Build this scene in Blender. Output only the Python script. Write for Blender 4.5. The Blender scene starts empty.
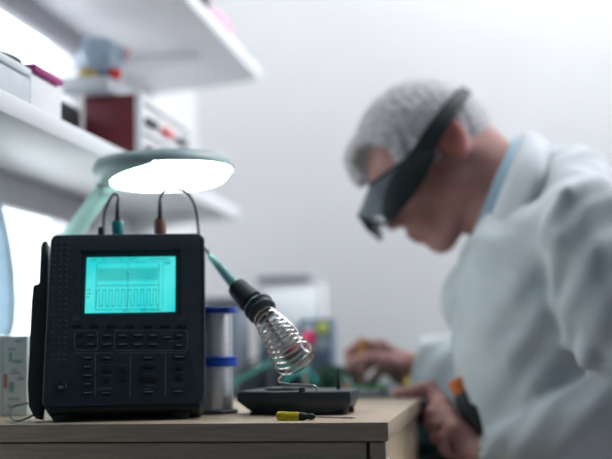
import bpy, bmesh, math, random
import numpy as np
from mathutils import Vector, Matrix
random.seed(7); rng = np.random.default_rng(3)
sc = bpy.context.scene
COL = sc.collection
R = math.radians
V = Vector

# ------------------------------------------------------------------ camera
F = 1100.0                                    # focal length in pixels of the 612 px frame
CAMP = V((0, 0, .833))
def _basis(th=9.9, ph=5.9, ro=1.1):
    t, p, r = R(th), R(ph), R(ro)
    f = V((-math.sin(t)*math.cos(p), math.cos(t)*math.cos(p), math.sin(p)))
    ri = V((math.cos(t), math.sin(t), 0)); u = ri.cross(f)
    return f, ri*math.cos(r)-u*math.sin(r), u*math.cos(r)+ri*math.sin(r)
CF, CR, CU = _basis()
cd = bpy.data.cameras.new('camera'); cam = bpy.data.objects.new('camera', cd); COL.objects.link(cam)
cd.sensor_width = 36; cd.lens = F/612*36
cam.matrix_world = Matrix(((CR.x, CU.x, -CF.x, CAMP.x), (CR.y, CU.y, -CF.y, CAMP.y), (CR.z, CU.z, -CF.z, CAMP.z), (0, 0, 0, 1)))
cd.dof.use_dof = True; cd.dof.focus_distance = 1.20; cd.dof.aperture_fstop = 2.1
cd.clip_start = .05
sc.camera = cam
def _ray(px, py): return CF + CR*((px-306)/F) - CU*((py-229.5)/F)
def P(px, py, Y):                              # point where the sight line meets the vertical plane y = Y
    d = _ray(px, py); return CAMP + d*(Y/d.y)
def PZ(px, py, z):                             # the same for a level plane
    d = _ray(px, py); return CAMP + d*((z-CAMP.z)/d.z)
def PX(px, py, x):
    d = _ray(px, py); return CAMP + d*(x/d.x)

# ------------------------------------------------------------------ world, lights, exposure
w = bpy.data.worlds.new('world'); sc.world = w; w.use_nodes = True
w.node_tree.nodes['Background'].inputs[0].default_value = (.62, .82, 1, 1)
w.node_tree.nodes['Background'].inputs[1].default_value = .10
def area(name, loc, target, sx, sy, power, color):
    l = bpy.data.lights.new(name, 'AREA'); l.shape = 'RECTANGLE'; l.size = sx; l.size_y = sy
    l.energy = power; l.color = color
    o = bpy.data.objects.new(name, l); COL.objects.link(o); o.location = loc
    o.rotation_euler = (V(target)-V(loc)).to_track_quat('-Z', 'Y').to_euler()
    return o
area('window_daylight', (1.75, 2.15, 1.75), (-.2, 2.0, 1.0), 1.2, 1.3, 29, (.93, .96, 1))
area('wall_wash_light', (.25, 2.2, 2.5), (.15, 2.2, .9), 1.6, .5, 28, (.96, .98, 1))  # unseen light added to wash the back wall from above
area('coat_fill_light', (-.70, 1.50, .90), (.4, 1.70, .85), .4, .22, .4, (.9, .96, 1))  # added fill to brighten the chest of the coat
sc.view_settings.view_transform = 'Standard'; sc.view_settings.look = 'None'
sc.view_settings.exposure = 0; sc.view_settings.gamma = 1
sc.view_settings.use_curve_mapping = False
sc.cycles.use_denoising = True

# ------------------------------------------------------------------ helpers
MATS = {}
def mat(name, col, rough=.5, metal=0, var=.06, nscale=40, bump=0, bscale=200, emis=0, ecol=None, trans=0, alpha=1,
        stretch=None, ior=1.45, sheen=0, coat=0):
    if name in MATS: return MATS[name]
    m = bpy.data.materials.new(name); m.use_nodes = True; nt = m.node_tree
    b = nt.nodes['Principled BSDF']
    tc = nt.nodes.new('ShaderNodeTexCoord'); mp = nt.nodes.new('ShaderNodeMapping')
    nt.links.new(tc.outputs['Object'], mp.inputs['Vector'])
    if stretch: mp.inputs['Scale'].default_value = stretch
    n = nt.nodes.new('ShaderNodeTexNoise'); n.inputs['Scale'].default_value = nscale; n.inputs['Detail'].default_value = 5
    nt.links.new(mp.outputs[0], n.inputs['Vector'])
    rp = nt.nodes.new('ShaderNodeValToRGB')
    rp.color_ramp.elements[0].position = .3; rp.color_ramp.elements[1].position = .7
    rp.color_ramp.elements[0].color = tuple(max(0, c*(1-var)) for c in col[:3])+(1,)
    rp.color_ramp.elements[1].color = tuple(min(1, c*(1+var)) for c in col[:3])+(1,)
    nt.links.new(n.outputs['Fac'], rp.inputs[0]); nt.links.new(rp.outputs[0], b.inputs['Base Color'])
    b.inputs['Roughness'].default_value = rough; b.inputs['Metallic'].default_value = metal
    b.inputs['Transmission Weight'].default_value = trans; b.inputs['IOR'].default_value = ior
    b.inputs['Alpha'].default_value = alpha; b.inputs['Coat Weight'].default_value = coat
    b.inputs['Sheen Weight'].default_value = sheen
    if emis:
        b.inputs['Emission Color'].default_value = tuple(ecol or col)[:3]+(1,)
        b.inputs['Emission Strength'].default_value = emis
    if bump:
        n2 = nt.nodes.new('ShaderNodeTexNoise'); n2.inputs['Scale'].default_value = bscale; n2.inputs['Detail'].default_value = 3
        nt.links.new(mp.outputs[0], n2.inputs['Vector'])
        bp = nt.nodes.new('ShaderNodeBump'); bp.inputs['Strength'].default_value = bump; bp.inputs['Distance'].default_value = .002
        nt.links.new(n2.outputs['Fac'], bp.inputs['Height']); nt.links.new(bp.outputs[0], b.inputs['Normal'])
    MATS[name] = m; return m

WM = {}
def link(name, me, m=None, parent=None, smooth=False, W=None):
    o = bpy.data.objects.new(name, me); COL.objects.link(o)
    if parent is not None:
        o.parent = parent; WM[o.name] = WM[parent.name].copy()
        me.transform(WM[parent.name].inverted())
    else: WM[o.name] = Matrix.Identity(4)
    if m:
        for x in (m if isinstance(m, (list, tuple)) else [m]): me.materials.append(x)
    if smooth:
        for p in me.polygons: p.use_smooth = True
        if smooth == 'auto':
            try: me.set_sharp_from_angle(angle=R(35))
            except Exception: pass
    return o
def obj(name, bm, m, parent=None, smooth='auto', origin=None):
    me = bpy.data.meshes.new(name); bmesh.ops.recalc_face_normals(bm, faces=bm.faces[:]); bm.to_mesh(me); bm.free()
    o = link(name, me, m, parent, smooth)
    if parent is None:
        c = sum((v.co for v in me.vertices), V())/max(1, len(me.vertices))
        if origin is None: origin = V((c.x, c.y, min(v.co.z for v in me.vertices)))
        me.transform(Matrix.Translation(-V(origin))); o.location = origin; WM[o.name] = Matrix.Translation(origin)
    return o
def thing(name, label, cat, loc=(0, 0, 0), group=None, rot=None):
    o = bpy.data.objects.new(name, None); COL.objects.link(o); o.empty_display_size = .03
    M = Matrix.Translation(V(loc)) @ (rot.to_4x4() if rot else Matrix.Identity(4))
    o.matrix_world = M; WM[o.name] = M
    return tag(o, label, cat, group)
def tag(o, label, cat, group=None, kind=None):
    o['label'] = label; o['category'] = cat
    if group: o['group'] = group
    if kind: o['kind'] = kind
    return o
def struct(name, bm, m):
    o = obj(name, bm, m); o['kind'] = 'structure'; return o
BM = bmesh.new
def box(bm, lo, hi, bev=0, seg=2, M=None):
    lo, hi = V(lo), V(hi)
    r = bmesh.ops.create_cube(bm, size=1); vs = r['verts']
    bmesh.ops.scale(bm, vec=hi-lo, verts=vs); bmesh.ops.translate(bm, vec=(lo+hi)/2, verts=vs)
    if bev:
        es = list({e for v in vs for e in v.link_edges})
        rr = bmesh.ops.bevel(bm, geom=es, offset=bev, segments=seg, affect='EDGES', profile=.5)
        vs = list({v for f in rr['faces'] for v in f.verts} | {v for v in vs if v.is_valid})
    if M is not None: bmesh.ops.transform(bm, matrix=M, verts=vs)
    return bm
def BX(lo, hi, bev=0, seg=2, M=None): return box(BM(), lo, hi, bev, seg, M)
def prism(bm, pts, d, bev=0, seg=2):
    """extrude closed polygon pts (Vectors) by vector d"""
    n0 = set(bm.verts)
    vs = [bm.verts.new(p) for p in pts]; f = bm.faces.new(vs)
    r = bmesh.ops.extrude_face_region(bm, geom=[f])
    nv = [g for g in r['geom'] if isinstance(g, bmesh.types.BMVert)]
    bmesh.ops.translate(bm, vec=V(d), verts=nv)
    if bev:
        es = [e for e in bm.edges if e.verts[0] not in n0 and e.verts[1] not in n0]
        bmesh.ops.bevel(bm, geom=es, offset=bev, segments=seg, affect='EDGES', profile=.5)
    return bm
def frame(t):
    t = V(t).normalized(); a = V((0, 0, 1)) if abs(t.z) < .9 else V((1, 0, 0))
    x = a.cross(t).normalized(); return x, t.cross(x)
def tube(bm, pts, r, n=12, caps=True, flat=None):
    pts = [V(p) for p in pts]; N = len(pts)
    rs = r if isinstance(r, (list, tuple)) else [r]*N
    rings = []; x = None
    for i, p in enumerate(pts):
        t = (pts[min(i+1, N-1)]-pts[max(i-1, 0)])
        if t.length < 1e-9: t = V((0, 0, 1))
        t.normalize()
        if x is None: x, y = frame(t)
        else:
            x = (x - t*x.dot(t)); x = x.normalized() if x.length > 1e-6 else frame(t)[0]; y = t.cross(x)
        rings.append([bm.verts.new(p+(x*math.cos(2*math.pi*k/n)+y*math.sin(2*math.pi*k/n)*(flat or 1))*rs[i]) for k in range(n)])
    for a, b in zip(rings, rings[1:]):
        for k in range(n): bm.faces.new((a[k], a[(k+1) % n], b[(k+1) % n], b[k]))
    if caps: bm.faces.new(rings[0][::-1]); bm.faces.new(rings[-1])
    return bm
def TB(pts, r, n=12, caps=True): return tube(BM(), pts, r, n, caps)
def lathe(bm, prof, base, axis=(0, 0, 1), n=40):
    """prof: list of (radius, height) turned about axis from base"""
    axis = V(axis).normalized(); x, y = frame(axis); base = V(base); rings = []
    for r, h in prof:
        if r < 1e-6: rings.append([bm.verts.new(base+axis*h)])
        else: rings.append([bm.verts.new(base+axis*h+(x*math.cos(2*math.pi*k/n)+y*math.sin(2*math.pi*k/n))*r) for k in range(n)])
    for a, b in zip(rings, rings[1:]):
        for k in range(n):
            q = [a[k % len(a)], a[(k+1) % len(a)], b[(k+1) % len(b)], b[k % len(b)]]
            u = []
            for v_ in q:
                if v_ not in u: u.append(v_)
            if len(u) > 2:
                try: bm.faces.new(u)
                except ValueError: pass
    if len(rings[0]) > 1: bm.faces.new(rings[0][::-1])
    if len(rings[-1]) > 1: bm.faces.new(rings[-1])
    return bm
def LT(prof, base, axis=(0, 0, 1), n=40): return lathe(BM(), prof, base, axis, n)
def spline(pts, n=10):
    pts = [V(p) for p in pts]; out = []
    for i in range(len(pts)-1):
        p0 = pts[max(i-1, 0)]; p1 = pts[i]; p2 = pts[i+1]; p3 = pts[min(i+2, len(pts)-1)]
        for k in range(n):
            t = k/n
            out.append(.5*((2*p1)+(p2-p0)*t+(2*p0-5*p1+4*p2-p3)*t*t+(3*p1-p0-3*p2+p3)*t**3))
    out.append(pts[-1]); return out
def ball(bm, c, r, u=20, v=12, M=None):
    rr = bmesh.ops.create_uvsphere(bm, u_segments=u, v_segments=v, radius=1)
    r = V(r) if not isinstance(r, (int, float)) else V((r, r, r))
    bmesh.ops.scale(bm, vec=r, verts=rr['verts'])
    if M is not None: bmesh.ops.transform(bm, matrix=M, verts=rr['verts'])
    bmesh.ops.translate(bm, vec=V(c), verts=rr['verts']); return bm
def copy_tree(o, loc, label=None):
    c = o.copy(); COL.objects.link(c); c.location = loc
    if label: c['label'] = label
    for ch in list(o.children):
        d = ch.copy(); COL.objects.link(d); d.parent = c
        for g in list(ch.children):
            e = g.copy(); COL.objects.link(e); e.parent = d
    return c

# ---- smooth-blended volumes turned into one continuous surface (naive surface nets)
class Vol:
    def __init__(s, lo, hi, h):
        s.lo = np.array(lo, float); s.h = h
        s.n = np.ceil((np.array(hi)-s.lo)/h).astype(int)+1
        s.f = np.full(s.n, .2, np.float32)
    def sub(s, lo, hi):
        a = np.clip(np.floor((np.array(lo)-s.lo)/s.h).astype(int), 0, s.n); b = np.clip(np.ceil((np.array(hi)-s.lo)/s.h).astype(int)+1, 0, s.n)
        if (b <= a).any(): return None, None
        g = [s.lo[i]+s.h*np.arange(a[i], b[i]) for i in range(3)]
        X = np.meshgrid(*g, indexing='ij'); return tuple(slice(a[i], b[i]) for i in range(3)), X
    def put(s, d, sl, k, op):
        f = s.f[sl]
        if op == 'add':
            h = np.clip(.5+.5*(f-d)/k, 0, 1); s.f[sl] = f*(1-h)+d*h-k*h*(1-h)
        elif op == 'sub':
            h = np.clip(.5-.5*(f+d)/k, 0, 1); s.f[sl] = f*(1-h)-d*h+k*h*(1-h)
    def cap(s, a, b, ra, rb=None, k=.01, op='add', sq=None):
        rb = ra if rb is None else rb
        a = np.array(a, float); b = np.array(b, float); m = max(ra, rb)*1.2+k+s.h*2+.02
        sl, X = s.sub(np.minimum(a, b)-m, np.maximum(a, b)+m)
        if sl is None: return
        ab = b-a; L = max(ab@ab, 1e-12)
        t = np.clip(sum((X[i]-a[i])*ab[i] for i in range(3))/L, 0, 1)
        q = [(X[i]-a[i]-t*ab[i]) for i in range(3)]
        if sq: q = [q[i]/sq[i] for i in range(3)]
        d = np.sqrt(sum(c*c for c in q))-(ra+(rb-ra)*t)
        s.put(d.astype(np.float32), sl, k, op)
    def chain(s, pts, rs, k=.01, op='add', sq=None):
        for i in range(len(pts)-1): s.cap(pts[i], pts[i+1], rs[i], rs[i+1], k, op, sq)
    def ell(s, c, r, M=None, k=.01, op='add'):
        """M: 3x3 whose columns are the ellipsoid's axes"""
        c = np.array(c, float); r = np.array(r, float); M = np.eye(3) if M is None else np.array(M)
        e = np.sqrt(((M*r)**2).sum(1)); m = k+s.h*2+.02
        sl, X = s.sub(c-e-m, c+e+m)
        if sl is None: return
        q = [sum((X[i]-c[i])*M[i, j] for i in range(3)) for j in range(3)]
        k0 = np.sqrt(sum((q[j]/r[j])**2 for j in range(3))); k1 = np.sqrt(sum((q[j]/r[j]**2)**2 for j in range(3)))
        d = k0*(k0-1)/np.maximum(k1, 1e-9)
        s.put(d.astype(np.float32), sl, k, op)
    def plane(s, p, n, lo, hi):
        """cut away the side of the plane that n points to, inside the box lo-hi"""
        sl, X = s.sub(lo, hi)
        if sl is None: return
        d = sum((X[i]-p[i])*n[i] for i in range(3)); s.f[sl] = np.maximum(s.f[sl], d)
    def disp(s, fn):
        sl, X = s.sub(s.lo, s.lo+s.h*s.n); s.f[sl] += fn(*X).astype(np.float32)
    def mesh(s, name):
        f = s.f; inside = f < 0; n = s.n
        cnt = np.zeros(n-1, np.int16); acc = np.zeros(tuple(n-1)+(3,), np.float32)
        edges = []
        for ax in range(3):
            sa = [slice(None)]*3; sb = [slice(None)]*3; sa[ax] = slice(0, -1); sb[ax] = slice(1, None)
            fa = f[tuple(sa)]; fb = f[tuple(sb)]; cr = (fa < 0) != (fb < 0)
            idx = np.argwhere(cr); a = fa[cr]; b = fb[cr]; t = a/(a-b)
            pos = idx.astype(np.float32); pos[:, ax] += t
            o = [i for i in range(3) if i != ax]
            for d0 in (0, -1):
                for d1 in (0, -1):
                    c = idx.copy(); c[:, o[0]] += d0; c[:, o[1]] += d1
                    ok = ((c >= 0) & (c < n-1)).all(1)
                    np.add.at(cnt, tuple(c[ok].T), 1); np.add.at(acc, tuple(c[ok].T), pos[ok])
            edges.append((ax, idx, a < 0))
        vid = np.full(n-1, -1, np.int64); m = cnt > 0; vid[m] = np.arange(m.sum())
        vs = acc[m]/cnt[m][:, None]*s.h+s.lo
        quads = []
        for ax, idx, neg in edges:
            o0, o1 = (ax+1) % 3, (ax+2) % 3
            ok = (idx[:, o0] > 0) & (idx[:, o1] > 0) & (idx[:, o0] < n[o0]-1) & (idx[:, o1] < n[o1]-1)
            I = idx[ok]; N_ = neg[ok]; q = []
            for d0, d1 in ((0, 0), (-1, 0), (-1, -1), (0, -1)):
                c = I.copy(); c[:, o0] += d0; c[:, o1] += d1; q.append(vid[tuple(c.T)])
            q = np.stack(q, 1); q[~N_] = q[~N_][:, ::-1]; quads.append(q)
        q = np.concatenate(quads)
        me = bpy.data.meshes.new(name)
        me.vertices.add(len(vs)); me.vertices.foreach_set('co', vs.astype(np.float32).ravel())
        me.loops.add(len(q)*4); me.loops.foreach_set('vertex_index', q.astype(np.int32).ravel())
        me.polygons.add(len(q)); me.polygons.foreach_set('loop_start', np.arange(0, len(q)*4, 4, dtype=np.int32))
        me.polygons.foreach_set('loop_total', np.full(len(q), 4, np.int32))
        me.update(calc_edges=True); me.validate()
        return me

# ------------------------------------------------------------------ materials
M_wall = mat('wall_paint', (.81, .81, .82), .85, var=.02, nscale=3, bump=.1)
M_shelf = mat('shelf_laminate', (.86, .87, .90), .45, var=.02, nscale=6)
M_wall_shade = mat('wall_shade_grey', (.42, .41, .45), .6)  # grey standing in for shade on the wall under the shelves
M_ceil = mat('ceiling_paint', (.85, .85, .86), .9, var=.02)
M_floor = mat('floor_lino', (.30, .31, .33), .5, var=.15, nscale=8)
M_wood = mat('beech_top', (.50, .385, .285), .42, var=.16, nscale=18, stretch=(1, 12, 12), bump=.08, bscale=150)
M_wood_side = mat('beech_side', (.60, .45, .30), .5, var=.16, nscale=14, stretch=(12, 12, 1.2), bump=.08, bscale=150)
M_black = mat('black_casing', (.026, .043, .058), .5, var=.15, nscale=90, bump=.15, bscale=900)
M_black2 = mat('black_rubber', (.014, .021, .026), .6, bump=.12, bscale=500)
M_btn = mat('button_rubber', (.010, .013, .017), .45)
M_mark = mat('printed_grey', (.34, .38, .42), .6)
M_chrome = mat('bright_steel', (.60, .57, .54), .2, 1, var=.03)
M_solder = mat('solder_wire', (.78, .78, .82), .36, .75, var=.06, nscale=20, stretch=(1, 1, 40))
M_blue = mat('blue_plastic', (.01, .09, .62), .35)
M_teal = mat('teal_plastic', (.02, .30, .33), .4)
M_teal2 = mat('pale_teal_plastic', (.11, .32, .33), .4)
M_brown = mat('brown_plastic', (.30, .13, .10), .45)
M_yellow = mat('yellow_plastic', (.75, .65, .03), .2, trans=.45)
M_base = mat('stand_base', (.030, .046, .055), .45, bump=.1, bscale=600)
M_lamp = mat('lamp_enamel', (.30, .42, .43), .4)
M_arm = mat('lamp_arm_enamel', (.48, .74, .70), .35)
M_skin = mat('skin', (.42, .215, .19), .55, var=.12, nscale=30, bump=.2, bscale=120)
M_ear = mat('ear_skin', (.60, .21, .18), .5, var=.1)
M_lip = mat('lip_skin', (.36, .13, .12), .5, var=.1)
M_hair = mat('grey_hair', (.50, .48, .50), .7, var=.38, nscale=90, bump=.8, bscale=260, stretch=(1, 1, 3))
M_coat = mat('lab_coat_cotton', (.57, .61, .65), .85, var=.04, nscale=12, bump=.15, bscale=400, sheen=.1)
M_shirt = mat('blue_shirt_cotton', (.32, .48, .60), .85, var=.06)
M_trous = mat('dark_trousers', (.03, .06, .075), .9)
M_dark = mat('dark_plastic', (.03, .035, .04), .5)
M_grey = mat('grey_box', (.55, .58, .62), .5)
M_white = mat('white_plastic', (.85, .86, .88), .4, var=.02)
M_red = mat('dark_red_paint', (.16, .018, .03), .5)
M_bright_red = mat('red_plastic', (.75, .04, .03), .4)
M_pink = mat('pink_plastic', (.80, .12, .35), .45)
M_magenta = mat('magenta_card', (.42, .05, .22), .6)
M_green = mat('green_board', (.05, .68, .16), .35)
M_bench = mat('bench_mat', (.035, .05, .055), .6, var=.2)
M_cream = mat('paper', (.72, .80, .80), .8)
M_paleblue = mat('pale_blue_plastic', (.36, .50, .62), .5)

# ------------------------------------------------------------------ the setting
XW, YB, XR = -.74, 2.65, 1.9
struct('floor', BX((XW-.1, -.6, -.05), (XR+.1, YB+.1, 0)), M_floor)
struct('ceiling', BX((XW-.1, 1.0, 2.6), (XR+.1, YB+.1, 2.65)), M_ceil)
struct('wall_back', BX((XW-.1, YB, 0), (XR+.1, YB+.1, 2.6)), M_wall)
WY0, WY1, WZ0, WZ1 = 1.25, 1.90, .80, 1.62
bm = BM()
box(bm, (XW-.1, .85, 0), (XW, YB, WZ0)); box(bm, (XW-.1, .85, WZ1), (XW, YB, 2.6))
box(bm, (XW-.1, .85, WZ0), (XW, WY0, WZ1)); box(bm, (XW-.1, WY1, WZ0), (XW, YB, WZ1))
struct('wall_left', bm, M_wall)
bm = BM()
box(bm, (XR, 1.25, 0), (XR+.1, YB, .9)); box(bm, (XR, 1.25, 2.3), (XR+.1, YB, 2.6))
box(bm, (XR, 1.25, .9), (XR+.1, 1.4, 2.3))
struct('wall_right', bm, M_wall)
# window behind the shelves: bright frosted daylight pane
M_pane = mat('frosted_daylight_pane', (.9, .95, 1), .6, emis=1.6, ecol=(.92, .97, 1))
wn = struct('window_1', BX((XW-.07, WY0, WZ0), (XW-.06, WY1, WZ1)), M_pane)
bm = BM()
for a in ((WY0, WY0+.03), (WY1-.03, WY1)): box(bm, (XW-.06, a[0], WZ0), (XW-.01, a[1], WZ1), .002)
for a in ((WZ0, WZ0+.03), (WZ1-.03, WZ1)): box(bm, (XW-.06, WY0+.03, a[0]), (XW-.01, WY1-.03, a[1]), .002)
obj('window_frame', bm, M_white, wn)

def shelf(name, label, xf, z0, th, yend, shade_h, ye2=None):
    t = thing(name, label, 'shelf', (XW+.1, 1.5, z0), group=None)
    pts = [V((XW+.001, .9, z0)), V((xf, .9, z0)), V((xf, yend, z0)), V((XW+.001, ye2 or yend, z0))]
    obj('shelf_board', prism(BM(), pts, (0, 0, th), .004), M_shelf, t)
    obj('wall_shade_strip', BX((XW+.001, .92, z0-shade_h), (XW+.022, WY1, z0), .002), M_wall_shade, t)  # solid grey strip modelled in place of the shaded wall under the shelf
    return t
ZL, ZU = 1.097, 1.384
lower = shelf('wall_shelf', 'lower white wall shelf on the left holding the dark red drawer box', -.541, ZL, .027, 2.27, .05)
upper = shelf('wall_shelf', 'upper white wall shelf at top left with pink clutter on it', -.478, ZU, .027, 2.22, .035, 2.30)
def bracket(par, y0, xf, z0):
    bm = BM()
    prism(bm, [V((XW+.001, y0, z0)), V((xf-.07, y0, z0)), V((xf-.07, y0, z0-.012)), V((XW+.02, y0, z0-.03)), V((XW+.001, y0, z0-.035))], (0, .02, 0), .002)
    b = obj('bracket', bm, M_white, par)
    obj('end_cap', LT([(0, 0), (.012, 0), (.014, .005), (.010, .012), (0, .014)], (xf-.075, y0+.01, z0-.002), (0, 0, -1), 20), M_white, b)
bracket(upper, PX(195, 30, -.553).y-.01, -.478, ZU); bracket(lower, 2.15, -.541, ZL)

# ------------------------------------------------------------------ beech cabinet in front
CX, CY0, CY1, TZ = -.1186, 1.1535, 1.631, .75
cab = thing('drawer_cabinet', 'beech drawer cabinet in the foreground carrying the oscilloscope and soldering stand', 'cabinet', (-.43, 1.39, 0))
obj('worktop', BX((XW+.002, CY0, TZ-.0195), (CX, CY1, TZ), .0012), M_wood, cab)
bm = BM()
box(bm, (XW+.004, CY0+.022, .08), (CX-.006, CY1-.006, TZ-.021), .001)
obj('carcass', bm, M_wood_side, cab)
obj('plinth', BX((XW+.01, CY0+.04, 0.001), (CX-.02, CY1-.02, .08)), M_dark, cab)
for i, (a, b_) in enumerate(((.53, .729), (.315, .524), (.10, .309))):
    d = obj('drawer', BX((XW+.012, CY0+.003, a), (CX-.024, CY0+.0215, b_), .002), M_wood, cab)
    obj('handle', TB(spline([V((-.48, CY0+.003, (a+b_)/2)), V((-.48, CY0-.02, (a+b_)/2)), V((-.38, CY0-.02, (a+b_)/2)), V((-.38, CY0+.003, (a+b_)/2))], 6), .004), M_chrome, d)
obj('side_post', BX((CX-.020, CY0+.001, .09), (CX-.003, CY0+.0215, .729), .002), M_wood, cab)
obj('lock', LT([(0, 0), (.0075, 0), (.008, .0015), (.0065, .004), (0, .004)], P(390.5, 452, 1.175).lerp(V((CX-.004, 1.168, .705)), 1), (1, 0, 0), 24), M_chrome, cab)

# ------------------------------------------------------------------ dark workbench behind
bench = thing('workbench', 'dark topped workbench behind the beech cabinet where the man works', 'workbench', (-.43, 2.13, 0))
obj('bench_top', BX((XW+.003, CY1+.006, .712), (-.112, YB-.004, .744), .003), M_bench, bench)
obj('back_panel', BX((XW+.03, YB-.05, .15), (-.13, YB-.03, .712)), mat('teal_panel', (.05, .11, .12), .6), bench)
for x in (XW+.05, -.15):
    for y in (CY1+.05, YB-.09): obj('leg', BX((x-.02, y-.02, 0.001), (x+.02, y+.02, .712), .002), M_dark, bench)

# ------------------------------------------------------------------ portable oscilloscope
L = R(16.5)
PSI = R(14.5)                                  # the front faces the camera's side of the room
BK = V((-math.sin(PSI), math.cos(PSI), 0))
SU = V((math.cos(PSI), math.sin(PSI), 0)); SV = BK*math.sin(L)+V((0, 0, math.cos(L))); SN = -BK*math.cos(L)+V((0, 0, math.sin(L)))
TH = .052
SO = V((P(45, 400, 1.170).x, 1.170, TZ+.002+TH*math.sin(L)))     # a point on the bottom edge of the front face
def S(px, py, off=0):                          # (u, v) on the front face seen at a pixel
    d = _ray(px, py); o = SO+SN*off
    t = (o-CAMP).dot(SN)/d.dot(SN); q = CAMP+d*t-o
    return q.dot(SU), q.dot(SV)
def SW(u, v, n=0): return SO+SU*u+SV*v+SN*n
SMX = Matrix(((SU.x, SV.x, SN.x, SO.x), (SU.y, SV.y, SN.y, SO.y), (SU.z, SV.z, SN.z, SO.z), (0, 0, 0, 1)))
u0 = S(43.5, 350)[0]; u1 = S(205.2, 350)[0]; hS = S(120, 232.5)[1]
osc = thing('portable_oscilloscope', 'black portable oscilloscope with a lit cyan screen standing on the beech cabinet', 'oscilloscope', (SW((u0+u1)/2, 0, -TH)))
def SM(lo, hi, bev=0, seg=3):                  # box in (u, v, n) coordinates of the front face
    bm = BM(); box(bm, lo, hi, bev, seg)
    bmesh.ops.transform(bm, matrix=SMX, verts=bm.verts); return bm
def rrect(u0, v0, u1, v1, r, n=6):
    o = []
    for cx, cy, a in ((u1-r, v1-r, 0), (u0+r, v1-r, 90), (u0+r, v0+r, 180), (u1-r, v0+r, 270)):
        for k in range(n+1):
            t = R(a+90*k/n); o.append((cx+r*math.cos(t), cy+r*math.sin(t)))
    return o
def plate(bm, u0, v0, u1, v1, r, n0, n1, bev=0):
    return prism(bm, [SW(a, b_, n0) for a, b_ in rrect(u0, v0, u1, v1, r)], SN*(n1-n0), bev)
# casing with a recessed screen window
sx0, sy1 = S(86.5, 256.5); sx1, sy0 = S(175, 310.3)
bx0, by1 = S(81, 250.5); bx1, by0 = S(180.5, 314.3)
bm = plate(BM(), u0, 0, u1, hS, .009, -TH, -.006, .002)
obj('casing', bm, M_black, osc)
# front bezel: a rounded plate with a rectangular hole
bm = BM()
outer = rrect(u0+.0015, .0015, u1-.0015, hS-.0015, .008, 8)
def bez(n): return [bm.verts.new(SW(a, b_, n)) for a, b_ in outer], [bm.verts.new(SW(a, b_, n)) for a, b_ in ((bx1, by1), (bx0, by1), (bx0, by0), (bx1, by0))]
oa, ia = bez(0.0); ob, ib = bez(-.0065)
n8 = 9
def ringfaces(o, i):
    for q in range(4):
        seg = o[q*n8:(q+1)*n8]
        for k in range(n8-1): bm.faces.new((seg[k], seg[k+1], i[q]))
        nx = o[((q+1)*n8) % len(o)]
        bm.faces.new((seg[-1], nx, i[(q+1) % 4], i[q]))
ringfaces(oa, ia); ringfaces(ob, ib)
for k in range(len(oa)): bm.faces.new((oa[k], oa[(k+1) % len(oa)], ob[(k+1) % len(oa)], ob[k]))
for k in range(4): bm.faces.new((ia[k], ia[(k+1) % 4], ib[(k+1) % 4], ib[k]))
es = [e for e in bm.edges if all(v_ in oa for v_ in e.verts)]
bmesh.ops.bevel(bm, geom=es, offset=.002, segments=3, affect='EDGES', profile=.5)
obj('front_bezel', bm, M_black, osc)
# screen: lit panel, traces as sub-parts
M_scr = bpy.data.materials.new('lcd_cyan'); M_scr.use_nodes = True
nt = M_scr.node_tree; pb = nt.nodes['Principled BSDF']; pb.inputs['Base Color'].default_value = (.02, .2, .22, 1); pb.inputs['Roughness'].default_value = .3
tc = nt.nodes.new('ShaderNodeTexCoord'); nz = nt.nodes.new('ShaderNodeTexNoise'); nz.inputs['Scale'].default_value = 14
nt.links.new(tc.outputs['Object'], nz.inputs['Vector']); rp = nt.nodes.new('ShaderNodeValToRGB')
rp.color_ramp.elements[0].color = (.0, .70, .72, 1); rp.color_ramp.elements[1].color = (.10, .92, .88, 1)
rp.color_ramp.elements[0].position = .35; rp.color_ramp.elements[1].position = .65
nt.links.new(nz.outputs['Fac'], rp.inputs[0]); nt.links.new(rp.outputs[0], pb.inputs['Emission Color']); pb.inputs['Emission Strength'].default_value = .85
scr = obj('screen', SM((sx0, sy0, -.0058), (sx1, sy1, -.0035)), M_scr, osc)
obj('screen_surround', SM((bx0+.0003, by0+.0003, -.0062), (bx1-.0003, by1-.0003, -.0056)), mat('screen_surround', (.06, .075, .085), .4), osc)
def scu(a, b_): return sx0+(sx1-sx0)*a, sy0+(sy1-sy0)*(1-b_)       # screen fractions, b downwards
M_tr = mat('lcd_trace', (.0, .10, .12), .5); M_tr2 = mat('lcd_grid', (.0, .22, .25), .5)
def stroke(bm, a, b_, wd=.00035, n=-.0033):
    a = SW(*scu(*a), n); b_ = SW(*scu(*b_), n); d = (b_-a)
    if d.length < 1e-6: return
    s = d.normalized().cross(SN)*wd/2
    vs = [bm.verts.new(x) for x in (a-s, a+s, b_+s, b_-s)]; bm.faces.new(vs)
bm = BM(); gx0, gx1 = .115, .815
for k in range(3): stroke(bm, (gx0+(gx1-gx0)*k/2, .12), (gx0+(gx1-gx0)*k/2, .95), .00045)
for y in (.10, .52, .95): stroke(bm, (gx0, y), (gx1, y), .00045)
for k in range(1, 24): stroke(bm, (gx0+(gx1-gx0)*k/24, .505), (gx0+(gx1-gx0)*k/24, .535), .0003)
stroke(bm, (.86, .03), (.86, .97), .0003); stroke(bm, (.03, .07), (.97, .07), .0003)
obj('grid', bm, M_tr2, scr, False)
bm = BM(); prev = None
for k in range(57):                            # dense upper wave
    x = gx0+.01+(gx1-gx0-.02)*k/56; amp = .125+.008*math.sin(k*.9)
    y = .32+(amp if k % 2 else -amp)
    if prev: stroke(bm, prev, (x, y), .0004)
    prev = (x, y)
obj('upper_trace', bm, M_tr2, scr, False)
bm = BM(); x = gx0; hi_ = True
N = 10
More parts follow.
